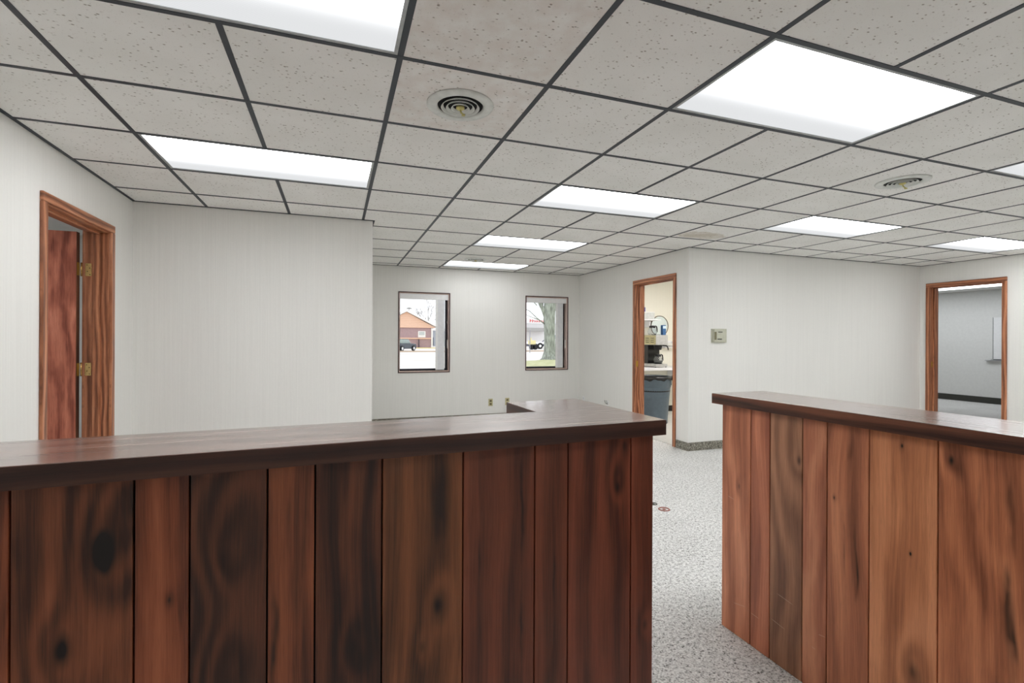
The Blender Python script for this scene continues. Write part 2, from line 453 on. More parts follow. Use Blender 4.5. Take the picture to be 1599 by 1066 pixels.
M_housing = flat('white_enamel_housing', (225, 226, 224), 0.4)
light_labels = {
    (-2, -2): 'lit panel cut by the top edge of the picture, above the left counter',
    (-2, 1): 'long lit ceiling panel in front of the blank left partition wall',
    (2, -2): 'largest lit ceiling panel, bright white, right of the near round vent',
    (2, 1): 'lit ceiling panel in the middle, one row beyond the largest one',
    (2, 4): 'narrow-looking lit ceiling panel before the farthest one, above the windows',
    (2, 7): 'farthest lit ceiling panel, right against the window wall beside a small vent',
    (6, -2): 'lit ceiling panel whose corner shows at the right edge beside the right vent',
    (6, 1): 'lit ceiling panel above the thermostat wall, beside the stained tile',
    (10, 1): 'lit ceiling panel nearest the right doorway',
}
def ceiling_light(x0, x1, y0, y1, label, group=None, mat=M_panel, zc=CEIL, name='ceiling_light'):
    cx, cy = (x0 + x1) / 2, (y0 + y1) / 2; hx, hy = (x1 - x0) / 2 - 0.012, (y1 - y0) / 2 - 0.011
    t = thing(name, label, 'light', (cx, cy, zc), 0, group)
    b = 0.014
    bx('frame', M_bezel, [(-hx, hx, -hy, -hy + b, .001, .008), (-hx, hx, hy - b, hy, .001, .008), (-hx, -hx + b, -hy + b, hy - b, .001, .008), (hx - b, hx, -hy + b, hy - b, .001, .008)], t)
    bx('lens', mat, (-hx + b, hx - b, -hy + b, hy - b, .004, .007), t)
    bx('housing', M_housing, [(-hx + .01, hx - .01, -hy + .01, hy - .01, .09, .096), (-hx + .01, -hx + .014, -hy + .01, hy - .01, .009, .09), (hx - .014, hx - .01, -hy + .01, hy - .01, .009, .09), (-hx + .014, hx - .014, -hy + .01, -hy + .014, .009, .09), (-hx + .014, hx - .014, hy - .014, hy - .01, .009, .09)], t)
    return t
for (a, b) in LIGHTS:
    lab = light_labels.get((a, b)); grp = 'lit panels of the main ceiling'
    if lab is None: lab = {(10, -2): 'lit ceiling panel past the right edge of the picture, over the right counter', (2, -5): 'unseen lit ceiling panel added behind the camera, nearer the left wall', (6, -5): 'unseen lit ceiling panel added behind the camera, nearer the right wall'}[(a, b)]; grp = 'lit panels outside the picture'
    ceiling_light(GX[a], GX[a + 2], GY[b], GY[b + 1], lab, grp, M_panel_dim if (a, b) == (2, 7) else M_panel)
M_panel_k = emit('kitchenette_lens', (255, 252, 246), 19.0)
M_panel_r = emit('right_room_lens', (246, 250, 255), 4.0)
M_panel_l = emit('left_room_lens', (250, 252, 255), 13.0)
ceiling_light(4.5, 5.7, 5.6, 6.2, 'lit ceiling panel inside the kitchenette, out of sight above its doorway', 'lit panels outside the picture', M_panel_k, CEIL - .01)  # unseen panel put in to light the kitchenette
ceiling_light(11.3, 12.2, 5.0, 8.4, 'strip of lit ceiling panel seen along the top of the right doorway', None, M_panel_r, CEIL - .01)
ceiling_light(9.0, 9.6, 4.0, 5.2, 'lit ceiling panel inside the right-hand room, out of sight', 'lit panels outside the picture', M_panel_r, CEIL - .01)  # unseen second panel, put in to brighten this room
ceiling_light(-3.4, -2.8, 3.2, 4.4, 'lit ceiling panel inside the left-hand room, out of sight', 'lit panels outside the picture', M_panel_l, CEIL - .01)  # unseen panel added so the open door leaf gets light

M_vent = flat('grey_white_enamel', (214, 217, 212), 0.35)
M_void = flat('duct_darkness', (12, 12, 13), 0.9)
M_oldbrass = flat('tarnished_brass', (206, 196, 128), 0.35, 0.4)
def vent(a, b, label, dx=0, dy=0):
    cx, cy = (GX[a] + GX[a + 1]) / 2 + dx, (GY[b] + GY[b + 1]) / 2 + dy
    t = thing('air_diffuser', label, 'vent', (cx, cy, CEIL), 0, 'round ceiling vents')
    bm = bmesh.new(); lathe(bm, [(.155, .0005), (.154, -.004), (.135, -.009), (.114, -.010), (.108, -.008), (.105, -.0008)], 48); obj('flange', bm, M_vent, t, smooth_=True)
    bm = bmesh.new(); lathe(bm, [(0, -.0012), (.106, -.0012), (.106, .0005), (0, .0005)], 32); obj('opening', bm, M_void, t)  # flat black disc, the duct's shade put into its colour
    for i, r in enumerate((.086, .064, .041)):
        z = .0005 - i * .002
        bm = bmesh.new(); lathe(bm, [(r - .008, z - .002), (r, z - .013), (r + .0035, z - .013), (r - .005, z - .0015), (r - .008, z - .002)], 40); obj('ring', bm, M_vent, t, smooth_=True)
    bm = bmesh.new(); lathe(bm, [(0, -.002), (.018, -.002), (.020, -.014), (.012, -.020), (0, -.021)], 20); obj('hub', bm, M_oldbrass, t, smooth_=True)
    bm = bmesh.new(); tube(bm, [(0, 0, -.018), (.003, -.004, -.034), (.012, -.014, -.046)], [.004, .0045, .003]); box(bm, .004, .018, -.020, -.008, -.052, -.044); obj('damper_lever', bm, M_oldbrass, t)
vent(0, -1, 'large near round ceiling vent in the speckled tile right of the left light panels')
vent(5, -1, 'round ceiling vent on the right beyond the biggest light panel', 0.03, 0.02)
vent(2, 6, 'small far round ceiling vent beside the last light panel near the windows', 0.01, 0.06)

# ------------------------------------------------------------ doors
def casing_y(root, face, sgn, d, w=0.058, th=0.018):
    """door trim on a wall plane x=face, projecting sgn; d = opening y0,y1,top; three boards with a moulded step"""
    y0, y1, zt = d; r = 0.006
    def board(ya, yb, za, zb, mat):
        bm = bmesh.new(); box(bm, face, face + sgn * th, ya, yb, za, zb); obj('casing', bm, mat, root, 0.005)
    board(y0 - r - w + .012, y0 - r + .006, 0, zt + r, M_oak_y); board(y1 + r - .006, y1 + r + w - .012, 0, zt + r, M_oak_y)
    board(y0 - r - w + .012, y1 + r + w - .012, zt + r, zt + r + w - .004, M_oak_hy)
def jamb(root, xa, xb, d, stop=None):
    y0, y1, zt = d; t = 0.019
    bx('jamb', M_oak_x, (xa, xb, y0 - t, y0, 0, zt + t), root, 0.001)
    bx('jamb', M_oak_x, (xa, xb, y1, y1 + t, 0, zt + t), root, 0.001)
    bx('head_jamb', M_oak_hx, (xa, xb, y0, y1, zt, zt + t), root, 0.001)
    if stop:
        s0, s1 = stop
        bx('door_stop', M_oak_x, (s0, s1, y0, y0 + .013, 0, zt), root, 0.002)
        bx('door_stop', M_oak_x, (s0, s1, y1 - .013, y1, 0, zt), root, 0.002)
        bx('door_stop', M_oak_hx, (s0, s1, y0 + .013, y1 - .013, zt - .013, zt), root, 0.002)
d1 = sroot('door_1')
casing_y(d1, LX, 1, D1); jamb(d1, LX - T, LX, D1, (LX - .092, LX - .052))
casing_y(d1, LX - T, -1, D1)
d2 = sroot('door_2'); casing_y(d2, SX, -1, D2); jamb(d2, SX, SX + .126, D2, (SX + .045, SX + .085)); casing_y(d2, SX + .126, 1, D2)
d3 = sroot('door_3'); casing_y(d3, RX, -1, D3); jamb(d3, RX, RX + .16, D3, (RX + .06, RX + .10)); casing_y(d3, RX + .16, 1, D3)
bx('strike_plate', M_brass_dk, (RX + .020, RX + .050, D3[1] - .002, D3[1] + .001, .93, 1.01), d3)
bx('strike_plate', M_brass_dk, (SX + .010, SX + .035, D2[1] - .002, D2[1] + .001, .93, 1.01), d2)
# the open leaf in the left doorway
leaf = thing('door_leaf', 'reddish-brown flush door standing open in the left doorway on brass hinges', 'door', (-1.70, 4.280, 0.012))
bx('panel', M_door, (-0.80, -0.0006, -0.044, 0, 0, 2.022), leaf, 0.001)
bx('edge_band', M_door_edge, (-0.0005, 0.0012, -0.044, 0, 0, 2.022), leaf)
for s in (-1, 1):
    bm = bmesh.new(); lathe(bm, [(0, 0), (.03, 0), (.03, .006), (.012, .008), (.012, .035), (.026, .045), (.028, .062), (.018, .072), (0, .074)], 24)
    for vtx in bm.verts:
        x, y, z = vtx.co; vtx.co = Vector((-0.74 + x, (-0.044 - z) if s < 0 else z, 0.95 + y))
    obj('door_knob', bm, M_brass, leaf, smooth_=True)
def hinge(z):
    # leaf on the door edge
    h = bx('hinge', M_brass_dk, (0.0012, 0.003, -0.040, -0.002, z - .045, z + .045), leaf)
    bm = bmesh.new(); tube(bm, [(0.010, 0.003, z - .048), (0.010, 0.003, z + .048)], .0055, 12); obj('knuckle', bm, M_brass, leaf, smooth_=True)
    # leaf on the jamb, child of the frame
    j = bx('hinge', M_brass, (LX - T + .002, LX - T + .038, D1[1] - .0022, D1[1] - .0004, z + .012 - .045, z + .012 + .045), d1, 0.0006)
    for q, (sx, sz) in enumerate(((.012, .032), (.027, .012), (.014, -.012), (.028, -.034))):
        bm = bmesh.new(); lathe(bm, [(0, .0), (.0034, .0), (.003, .0012), (0, .0014)], 10)
        for vtx in bm.verts:
            x, y, zz = vtx.co; vtx.co = Vector((LX - T + sx + x, D1[1] - .0022 - zz, z + .012 + sz + y))
        obj('screw', bm, M_screw, j)
hinge(1.766); hinge(1.062); hinge(0.22)

# ------------------------------------------------------------ windows and blinds
M_frame = flat('dark_red_brown_trim', (62, 26, 26), 0.4)
M_sash = flat('dark_bronze_sash', (22, 20, 34), 0.35)
M_jambpink = flat('pinkish_cream_reveal', (226, 200, 190), 0.5, var=0.02)
M_blind = flat('white_pvc', (240, 240, 240), 0.45, var=0.01)
M_vane = flat('grey_white_vane', (224, 225, 228), 0.6, var=0.02)
mg = Mat('window_glass', (255, 255, 255), 0.0); mg.b.inputs['Transmission Weight'].default_value = 1.0; mg.b.inputs['IOR'].default_value = 1.02
M_glass = mg.m
M_crank = flat('pale_metal_hardware', (222, 214, 206), 0.35, 0.3)
def window(n, W, blind_label, win):
    x0, x1, z0, z1 = W
    r = sroot('window_%d' % n)
    f = 0.013
    bx('trim', M_frame, [(x0 - f, x0, FY - .010, FY + .004, z0 - f, z1 + f), (x1, x1 + f, FY - .010, FY + .004, z0 - f, z1 + f), (x0, x1, FY - .010, FY + .004, z0 - f, z0), (x0, x1, FY - .010, FY + .004, z1, z1 + f)], r, 0.002)
    bx('reveal', M_jambpink, [(x0, x0 + .008, FY + .004, FY + .2, z0, z1), (x1 - .008, x1, FY + .004, FY + .2, z0, z1), (x0 + .008, x1 - .008, FY + .004, FY + .2, z1 - .008, z1), (x0 + .008, x1 - .008, FY + .004, FY + .2, z0, z0 + .012)], r)
    s = 0.030; a, b, c, d = x0 + .009, x1 - .009, z0 + .013, z1 - .009
    sash = bx('sash', M_sash, [(a, a + .018, FY + .11, FY + .15, c, d), (b - s, b, FY + .11, FY + .15, c, d), (a + .018, b - s, FY + .11, FY + .15, c, c + s), (a + .018, b - s, FY + .11, FY + .15, d - s, d)], r, 0.002)
    bx('pane', M_glass, (a + .0185, b - s - .0005, FY + .128, FY + .132, c + s + .0005, d - s - .0005), r)
    zc = z0 + 0.37
    bx('latch', M_crank, (x1 - .024, x1 - .009, FY + .030, FY + .055, zc - .02, zc + .12), r, 0.003)
    bm = bmesh.new(); tube(bm, [(x1 - .011, FY + .05, z1 - .40), (x1 - .022, FY + .045, z1 - .43), (x1 - .018, FY + .04, z1 - .47)], .006); obj('crank_handle', bm, M_crank, r)
    # vertical blind, vanes stacked to the right
    t = thing('vertical_blind', blind_label, 'blind', ((x0 + x1) / 2, FY + .060, z1 - .010), 0, 'vertical blinds of the far windows')
    hx = (x1 - x0) / 2 - .010
    bx('headrail', M_blind, (-hx, hx, -.045, -.005, -.085, -.001), t, 0.003)
    bx('headrail_end', M_vane, (-hx - .001, -hx + .012, -.047, -.046, -.085, -.001), t)
    n_v = 9; zb = -(z1 - z0) + .035
    for k in range(n_v):
        xx = hx - .062 - k * 0.0125
        bm = bmesh.new()
        # slightly curved vane, turned nearly edge on
        pts = [(-.0, -.040), (.0035, -.015), (.0035, .015), (0, .040)]
        prism(bm, [(xx + p[0], p[1]) for p in pts] + [(xx + p[0] + .0012, p[1]) for p in reversed(pts)], zb, -.086)
        obj('vane', bm, M_blind if k > 6 else M_vane, t)
    bx('vane_facing', M_vane, (hx - .165, hx - .066, -.046, -.043, zb, -.086), t)
    bx('vane_edge', M_blind, (hx - .200, hx - .166, -.052, -.049, zb, -.086), t)
window(1, W1, 'white vertical blind drawn open in the left far window, brick building behind', 1)
window(2, W2, 'white vertical blind drawn open in the right far window, tree trunk behind', 2)

# ------------------------------------------------------------ counters
walnut = [((46, 24, 15), (92, 54, 35), (120, 74, 48)), ((62, 32, 21), (112, 64, 43), (140, 86, 60)), ((30, 18, 13), (58, 36, 26), (88, 54, 38)),  # plank variety plus dimmer light, both put into these darker colours
          ((50, 28, 20), (104, 62, 42), (136, 84, 56)), ((30, 17, 12), (62, 36, 25), (92, 56, 38)), ((50, 30, 18), (90, 57, 36), (116, 76, 48)),
          ((50, 26, 17), (84, 46, 32), (104, 60, 42)), ((54, 28, 20), (88, 48, 34), (106, 60, 44))]
M_top = wood('dark_walnut_laminate_top', (54, 42, 40), (84, 68, 64), (108, 90, 86), 2.2, axis='y', along='x', rough=0.26, freq=10, fig=0.6, stain=0.4, spec=0.8, pores=0.1, coat=0.8)
M_edge = wood('dark_walnut_laminate_edge', (30, 18, 14), (50, 32, 26), (68, 46, 38), 5.2, axis='z', along='x', rough=0.4, freq=20, fig=0.4, stain=0.3, pores=0.1)
M_edge_r = wood('walnut_laminate_edge', (40, 22, 15), (74, 46, 34), (100, 66, 48), 6.2, axis='z', along='x', rough=0.4, freq=20, fig=0.8, stain=0.4, pores=0.1)  # left edge wood lightened for the brighter light on this counter
M_edge_end = wood('walnut_laminate_end', (30, 18, 14), (52, 33, 27), (68, 46, 38), 5.9, axis='z', along='y', rough=0.4, freq=20, fig=0.4, stain=0.3, pores=0.1)
M_core = flat('brown_painted_board', (104, 80, 68), 0.6, var=0.05)
M_gap = flat('black_backing', (14, 9, 7), 0.9)
TOPZ, TH = 1.057, 0.046
def counter(root, poly, edges_mat, end_mat):
    """top slab plus a thin wrap of edge banding"""
    bm = bmesh.new(); prism(bm, poly, TOPZ - TH + .0005, TOPZ); obj('countertop', bm, M_top, root, 0.0015)
    n = len(poly); cxy = None
    for i in range(n):
        (xa, ya), (xb, yb) = poly[i], poly[(i + 1) % n]
        d = Vector((xb - xa, yb - ya)).normalized(); nrm = Vector((d.y, -d.x)); e = 0.0012
        bm = bmesh.new()
        prism(bm, [(xa - d.x * e, ya - d.y * e), (xa - d.x * e + nrm.x * e, ya - d.y * e + nrm.y * e), (xb + d.x * e + nrm.x * e, yb + d.y * e + nrm.y * e), (xb + d.x * e, yb + d.y * e)], TOPZ - TH, TOPZ - .0012)
        obj('edge_band', bm, edges_mat if abs(d.x) > 0.7 else end_mat, root)
def planks(root, bounds, specs, y, z0, z1, gap=0.0035, th=0.018):
    for i, (a, b) in enumerate(zip(bounds, bounds[1:])):
        sp = specs[i % len(specs)]
        mat = wood('walnut_plank_%d_%s' % (i, root.name), *sp['c'], seed=sp.get('s', i * 3.7 + 1), knots=sp.get('k', ()), streak=sp.get('st', ()), fig=sp.get('f', 1.0), freq=sp.get('q', 9.0), rough=sp.get('r', 0.42), stain=sp.get('stain', 0.55), pores=0.18, scratch=sp.get('x', ()))
        bm = bmesh.new(); box(bm, a + gap / 2, b - gap / 2, y, y + th, z0, z1); obj('plank', bm, mat, root, 0.0022)

lc = thing('reception_counter', 'dark walnut L-shaped counter with plank front, shade partly painted into it, filling the left foreground', 'counter', (0.948, 1.252, 0), 0.042, 'reception counters')
LL = -2.44
polyL = [(0, 0), (0.008, .565), (-.303, .552), (-.303, .288), (LL, .288), (LL, 0)]
counter(lc, polyL, M_edge, M_edge_end)
g = [-1.541, -1.343, -1.244, -1.093, -.992, -.838, -.630, -.422, -.317, -.1005, -.017]
bl = [LL + .01, -2.25, -2.10, -1.90, -1.70] + g
w_ = walnut
specL = [dict(c=w_[1]), dict(c=w_[0]), dict(c=w_[4]), dict(c=w_[1]), dict(c=w_[1], f=1.4, s=2.0),
         dict(c=((54, 32, 22), (100, 60, 41), (126, 78, 54)), k=((-1.392, .86, .026, 1.6), (-1.463, .675, .020, .55), (-1.345, .95, .020, .9)), f=1.3, q=8, s=11.3),
         dict(c=w_[1], s=31.0, f=.6, k=((-1.28, .74, .004, .7),)),
         dict(c=w_[2], k=((-1.193, .90, .030, .10), (-1.178, .81, .014, .18), (-1.18, .55, .02, .3)), f=1.5, q=12, s=17.2),
         dict(c=w_[3], st=((-1.078, .3, 1.02, .007),), s=23.5, f=.7),
         dict(c=w_[4], k=((-.905, .55, .016, .5),), f=1.3, q=12, s=41.7),
         dict(c=w_[5], k=((-.696, .611, .015, .95), (-.737, .513, .010, .5)), st=((-.690, .7, 1.02, .022),), s=5.1, f=.8),
         dict(c=w_[6], st=((-.462, .3, 1.02, .005), (-.585, .45, .8, .004)), s=61.3, f=.6),
         dict(c=w_[6], s=67.9, f=.5, st=((-.36, .5, .75, .003),)),
         dict(c=w_[7], k=((-.149, .858, .009, .9), (-.152, .90, .012, .25), (-.125, .98, .008, .6)), st=((-.213, .49, .60, .0035),), s=73.4, f=.7),
         dict(c=w_[7], k=((-.046, .422, .010, .5),), s=79.8, f=.5)]
planks(lc, bl, specL, .035, .012, TOPZ - TH - .0005)
bx('backing', M_gap, (LL + .01, -.018, .0535, .060, .01, TOPZ - TH - .001), lc)
bx('carcass', M_core, [(LL + .01, -.020, .0605, .26, .0, TOPZ - TH - .001), (-.282, -.020, .2605, .535, 0, TOPZ - TH - .001)], lc, 0.002)
bx('end_panel', M_door_edge, (-.0195, -.0165, .054, .535, 0, TOPZ - TH - .001), lc)

rc = thing('reception_counter', 'lighter brown walnut counter with plank front, light partly painted into it, standing at the right edge', 'counter', (1.630, 1.815, 0), -PI / 2 + 0.020, 'reception counters')
RL = 2.60
counter(rc, [(0, 0), (RL, 0), (RL, .312), (0, .312)], M_edge_r, M_edge_end)
gr = [.025, .187, .284, .430, .528, .675, .872, 1.13, 1.30, 1.46, 1.70, 1.86, 2.06, 2.2, 2.4, RL - .01]
def br(c, f=1.0): return tuple(tuple(min(255, int(v * f)) for v in q) for q in c)
b1 = ((124, 78, 58), (154, 104, 80), (176, 128, 102)); b2 = ((118, 72, 54), (146, 94, 72), (168, 116, 92)); b3 = ((92, 66, 50), (122, 90, 70), (146, 112, 90))  # same wood as the left planks, brighter light mixed into the colours
b4 = ((106, 68, 50), (144, 96, 72), (168, 120, 92)); b5 = ((122, 80, 56), (156, 108, 78), (178, 130, 98)); b6 = ((104, 64, 46), (144, 94, 68), (172, 120, 90))
specR = [dict(c=b1, s=3.3, x=((.095, .135, .165, .151), (.06, .60, .10, .593)), k=((.125, .66, .008, .5),), f=.8), dict(c=b2, s=9.1, f=.6, x=((.19, .14, .235, .137),)), dict(c=b3, s=15.2, x=((.292, .17, .36, .160), (.318, .285, .395, .275)), f=1.2, q=12, k=((.415, .84, .010, .5), (.40, .90, .04, .12))),
         dict(c=br(b1, .94), s=22.7, x=((.497, .22, .525, .225), (.47, .16, .487, .158)), f=1.8, q=7), dict(c=b4, s=29.4, st=((.610, .74, 1.0, .006), (.590, .45, .74, .004), (.635, .4, .72, .005), (.60, .80, .95, .004)), f=.8, k=((.555, .74, .004, .6),)),
         dict(c=b5, s=36.6, f=.9, q=6, k=((.800, .64, .003, .9), (.81, .28, .02, .5), (.775, .97, .004, .7)), st=((.775, .88, 1.01, .003),)),
         dict(c=b6, s=43.1, f=1.6, q=8, st=((1.035, .25, 1.0, .010), (.920, .88, 1.01, .012), (.975, .80, .93, .004), (1.045, .3, .62, .006)), k=((.905, .955, .008, .6),)),
         dict(c=b2, s=50.0), dict(c=b4, s=57.0), dict(c=b1, s=64.0), dict(c=b5, s=71.0), dict(c=b3, s=78.0), dict(c=b1, s=85.0), dict(c=b2, s=92.0), dict(c=b5, s=99.0)]
planks(rc, gr, specR, .035, .0, TOPZ - TH - .0005)
bx('backing', M_gap, (.026, RL - .01, .0535, .060, .0, TOPZ - TH - .001), rc)
bx('carcass', M_core, (.028, RL - .01, .0605, .275, 0, TOPZ - TH - .001), rc, 0.002)
bx('end_panel', M_door_edge, (.0245, .0275, .054, .275, 0, TOPZ - TH - .001), rc)

# ------------------------------------------------------------ wall fittings
M_thermo = flat('putty_plastic', (196, 196, 178), 0.45, var=0.03)
M_thermo_d = flat('olive_plastic', (120, 116, 88), 0.45)
M_thermo_k = flat('dark_slot', (52, 52, 40), 0.6)
th_ = thing('thermostat', 'small putty-coloured thermostat on the white wall above the right counter', 'thermostat', (4.33, SY, 1.355))
bx('base_plate', M_thermo, (-.115, .115, -.010, 0, -.083, .083), th_, 0.004)
bx('cover', M_thermo, (-.100, .055, -.042, -.0105, -.076, .076), th_, 0.006)
bx('side_cheek', M_thermo_d, (-.1005, -.068, -.0435, -.0425, -.050, .045), th_)
bx('slot', M_thermo_k, (-.045, .020, -.0435, -.0425, .038, .048), th_)
bx('slot', M_thermo_k, (-.055, .012, -.0435, -.0425, -.048, -.036), th_)
bx('lens', M_thermo, (-.060, .045, -.0435, -.0425, -.022, .026), th_)
bx('lever', M_thermo_k, (.070, .076, -.016, -.0105, -.028, .034), th_)
M_almond = flat('almond_plate', (190, 182, 142), 0.45)
M_almond_d = flat('aged_socket', (108, 96, 60), 0.5)
def outlet(x, y, z, rz, label, light=False):
    t = thing('wall_outlet', label, 'outlet', (x, y, z), rz, 'wall outlets')
    bx('plate', M_blind if light else M_almond, (-.036, .036, -.006, 0, -.058, .058), t, 0.003)
    for s in (-1, 1):
        k = bx('socket', M_vane if light else M_almond_d, (-.017, .017, -.0085, -.0065, s * .024 - .015, s * .024 + .015), t, 0.003)
        bx('slot', M_thermo_k, [(-.008, -.005, -.0092, -.0088, s * .024 - .004, s * .024 + .006), (.005, .008, -.0092, -.0088, s * .024 - .004, s * .024 + .006)], k)
outlet(2.319, FY, .295, 0, 'almond wall outlet below and between the two far windows')
outlet(2.60, FY, .30, 0, 'almond wall outlet half hidden by the counter corner, right of its twin')
outlet(SX, 7.30, .30, -PI / 2, 'white wall outlet low in the far right corner, next to the window wall', True)
plug = thing('cable_plate', 'small white plate with two short cable ends low on the side wall', 'cable plate', (SX, 6.53, .31), -PI / 2)
bx('plate', M_blind, (-.036, .036, -.006, 0, -.058, .058), plug, 0.003)
M_cable = flat('grey_cable', (130, 130, 130), 0.5)
for s in (-1, 1):
    bm = bmesh.new(); tube(bm, [(s * .012, -.006, .01), (s * .02, -.03, .03), (s * .028, -.04, .07)], .005); obj('cable_end', bm, M_cable, plug)

# old floor outlet covers
M_copper = flat('dull_copper_ring', (150, 92, 80), 0.4, 0.5)
def floor_cover(x, y, r, label, m):
    t = thing('floor_cover', label, 'floor cover', (x, y, 0), 0, 'floor covers between the counters')
    bm = bmesh.new(); lathe(bm, [(r, 0), (r, .003), (r * .86, .006), (r * .72, .003), (r * .72, .0)], 28); obj('ring', bm, m, t, smooth_=True)
    bm = bmesh.new(); lathe(bm, [(0, .0035), (r * .3, .0035), (r * .32, .0)], 20); obj('cap', bm, m, t)
floor_cover(2.377, 3.153, .045, 'flat copper-coloured floor cover on the carpet between the counters', M_copper)
floor_cover(2.375, 3.284, .030, 'smaller dark floor cover peeking out beside the left counter end', flat('dark_metal_ring', (70, 72, 62), 0.4, 0.5))

# ------------------------------------------------------------ kitchenette
M_steel = flat('brushed_steel', (186, 186, 188), 0.35, 0.5)
M_blackp = flat('black_plastic', (16, 17, 20), 0.3)
M_clear = Mat('carafe_glass', (245, 248, 250), 0.03); M_clear.b.inputs['Transmission Weight'].default_value = 0.9; M_clear.b.inputs['IOR'].default_value = 1.15; M_clear = M_clear.m
M_coffee = flat('dark_coffee', (24, 14, 10), 0.15)
M_formica = flat('white_laminate', (232, 232, 236), 0.3, var=0.01)
kt = thing('kitchenette_counter', 'white laminate counter shelf under the coffee maker, seen through the middle doorway', 'counter', (SX + .126, 6.990, -.025))
bx('worktop', M_formica, (0.004, 1.75, 0, .46, .805, .855), kt, 0.004)
bx('dark_end', M_blackp, (1.60, 1.752, -.004, -.0005, .820, .850), kt)
bx('bracket', M_formica, (0.10, .13, .05, .46, .70, .805), kt); bx('bracket', M_formica, (1.66, 1.69, .20, .46, .60, .805), kt)
# coffee maker (front toward -Y, glass pot below the head, warmer on top)
cm = thing('coffee_maker', 'black and steel commercial coffee maker on the white kitchenette counter', 'coffee maker', (5.13, 7.01, .830))
bx('base', M_steel, (-.03, .21, .0, .38, .012, .060), cm, 0.006)
for sx in (-.02, .19):
    for sy in (.02, .35): bx('foot', M_blackp, (sx, sx + .015, sy, sy + .015, 0, .012), cm)
bx('column', M_blackp, (-.03, .21, .22, .38, .060, .385), cm, 0.006)
bx('head', M_steel, (-.03, .21, -.01, .38, .385, .555), cm, 0.008)
bx('side_panel', M_almond, (-.0325, -.0305, .0, .37, .39, .55), cm)
for r_ in range(3):
    for c_ in range(2): bx('vent_slot', M_thermo_k, (-.0345, -.033, .05 + c_ * .14, .14 + c_ * .14, .425 + r_ * .035, .434 + r_ * .035), cm)
bm = bmesh.new(); lathe(bm, [(0, .300), (.055, .300), (.075, .384), (0, .384)], 28, .09, .10); obj('brew_funnel', bm, M_blackp, cm, smooth_=True)
bm = bmesh.new(); tube(bm, [(.15, .06, .375), (.20, .01, .372), (.215, 0, .34), (.222, -.005, .30)], .010); obj('funnel_handle', bm, M_blackp, cm)
bm = bmesh.new(); lathe(bm, [(0, .556), (.075, .556), (.075, .562), (0, .562)], 28, .09, .16); obj('warmer_plate', bm, M_blackp, cm)
bm = bmesh.new(); lathe(bm, [(0, .061), (.075, .061), (.075, .067), (0, .067)], 28, .09, .10); obj('warmer_plate', bm, M_blackp, cm)
def pot(x, y, z, label, coffee):
    t = thing('coffee_pot', label, 'coffee pot', (x, y, z), 0.25, 'glass coffee pots')
    bm = bmesh.new(); lathe(bm, [(0, 0), (.060, 0), (.078, .025), (.080, .055), (.064, .095), (.046, .125), (.050, .145), (.048, .145), (.043, .125), (.061, .094), (.077, .055), (.075, .026), (.058, .003), (0, .003)], 32); obj('bowl', bm, M_clear, t, smooth_=True)
    if coffee:
        bm = bmesh.new(); lathe(bm, [(0, .0035), (.057, .0035), (.0745, .027), (.0760, .050), (0, .050)], 32); obj('coffee', bm, M_coffee, t, smooth_=True)
    bm = bmesh.new(); lathe(bm, [(.051, .118), (.0535, .118), (.0535, .150), (.03, .158), (0, .158)], 28); obj('collar', bm, M_blackp, t, smooth_=True)
    bm = bmesh.new(); tube(bm, [(.046, 0, .140), (.085, 0, .150), (.112, 0, .140), (.122, 0, .10), (.128, 0, .045)], [.010, .011, .012, .011, .009]); obj('handle', bm, M_blackp, t, smooth_=True)
pot(5.22, 7.11, .830 + .067, 'glass coffee pot with dark coffee on the lower warmer of the coffee maker', True)
pot(5.165, 7.20, .830 + .562, 'empty clear coffee pot with black lid on top of the coffee maker', False)
bc = thing('blue_carton', 'narrow blue and white carton on top of the coffee maker, right of the pot', 'box', (5.300, 7.075, 1.3855))
M_blue = flat('blue_print', (48, 92, 140), 0.4); M_pale = flat('pale_blue_print', (190, 208, 224), 0.4)
bx('carton', M_blue, (-.032, .032, -.03, .03, 0, .17), bc, 0.002)
bx('label_band', M_pale, (-.03, .030, -.0312, -.0302, .11, .155), bc)
# wall shelf with things
sh = thing('wall_shelf', 'white wall shelf above the coffee maker', 'shelf', (4.65, FY - .012, 1.640))
bx('board', M_formica, (-.35, .72, -.24, 0, 0, .018), sh, 0.002)
for q in (-.2, .5): bx('bracket', M_formica, (q, q + .02, -.2, 0, -.12, 0), sh)
gb = thing('storage_box', 'pale grey box on the wall shelf above the coffee maker', 'box', (5.12, 7.34, 1.658))
bx('body', flat('pale_grey_card', (198, 200, 200), 0.6), (-.13, .13, -.09, .09, 0, .115), gb, 0.004)
bx('lid', M_blind, (-.133, .133, -.093, .093, .116, .132), gb, 0.003)
bb = thing('blue_box', 'small blue box on top of the pale grey box on the shelf', 'box', (5.045, 7.34, 1.790))
bx('body', flat('deep_blue_card', (44, 70, 160), 0.5), (-.045, .045, -.045, .045, 0, .08), bb, 0.003)
bx('label', M_pale, (-.02, .02, -.0465, -.0455, .02, .06), bb)
# round mirror
mi = thing('round_mirror', 'round mirror with thin dark rim on the cream kitchenette wall', 'mirror', (5.50, FY - .012, 1.55))
M_mir = flat('mirror_silver', (214, 226, 234), 0.08, 0.9, var=0.0); M_rim = flat('dark_bronze_rim', (96, 78, 56), 0.35, 0.5)
def facing(bm):
    for vtx in bm.verts:
        x, y, z = vtx.co; vtx.co = Vector((x, -z, y))
bm = bmesh.new(); lathe(bm, [(0, 0), (.178, 0), (.178, .010), (0, .010)], 48); facing(bm); obj('glass', bm, M_mir, mi)
bm = bmesh.new(); lathe(bm, [(.178, 0), (.188, 0), (.188, .014), (.178, .016), (.176, .0105)], 48); facing(bm); obj('rim', bm, M_rim, mi, smooth_=True)
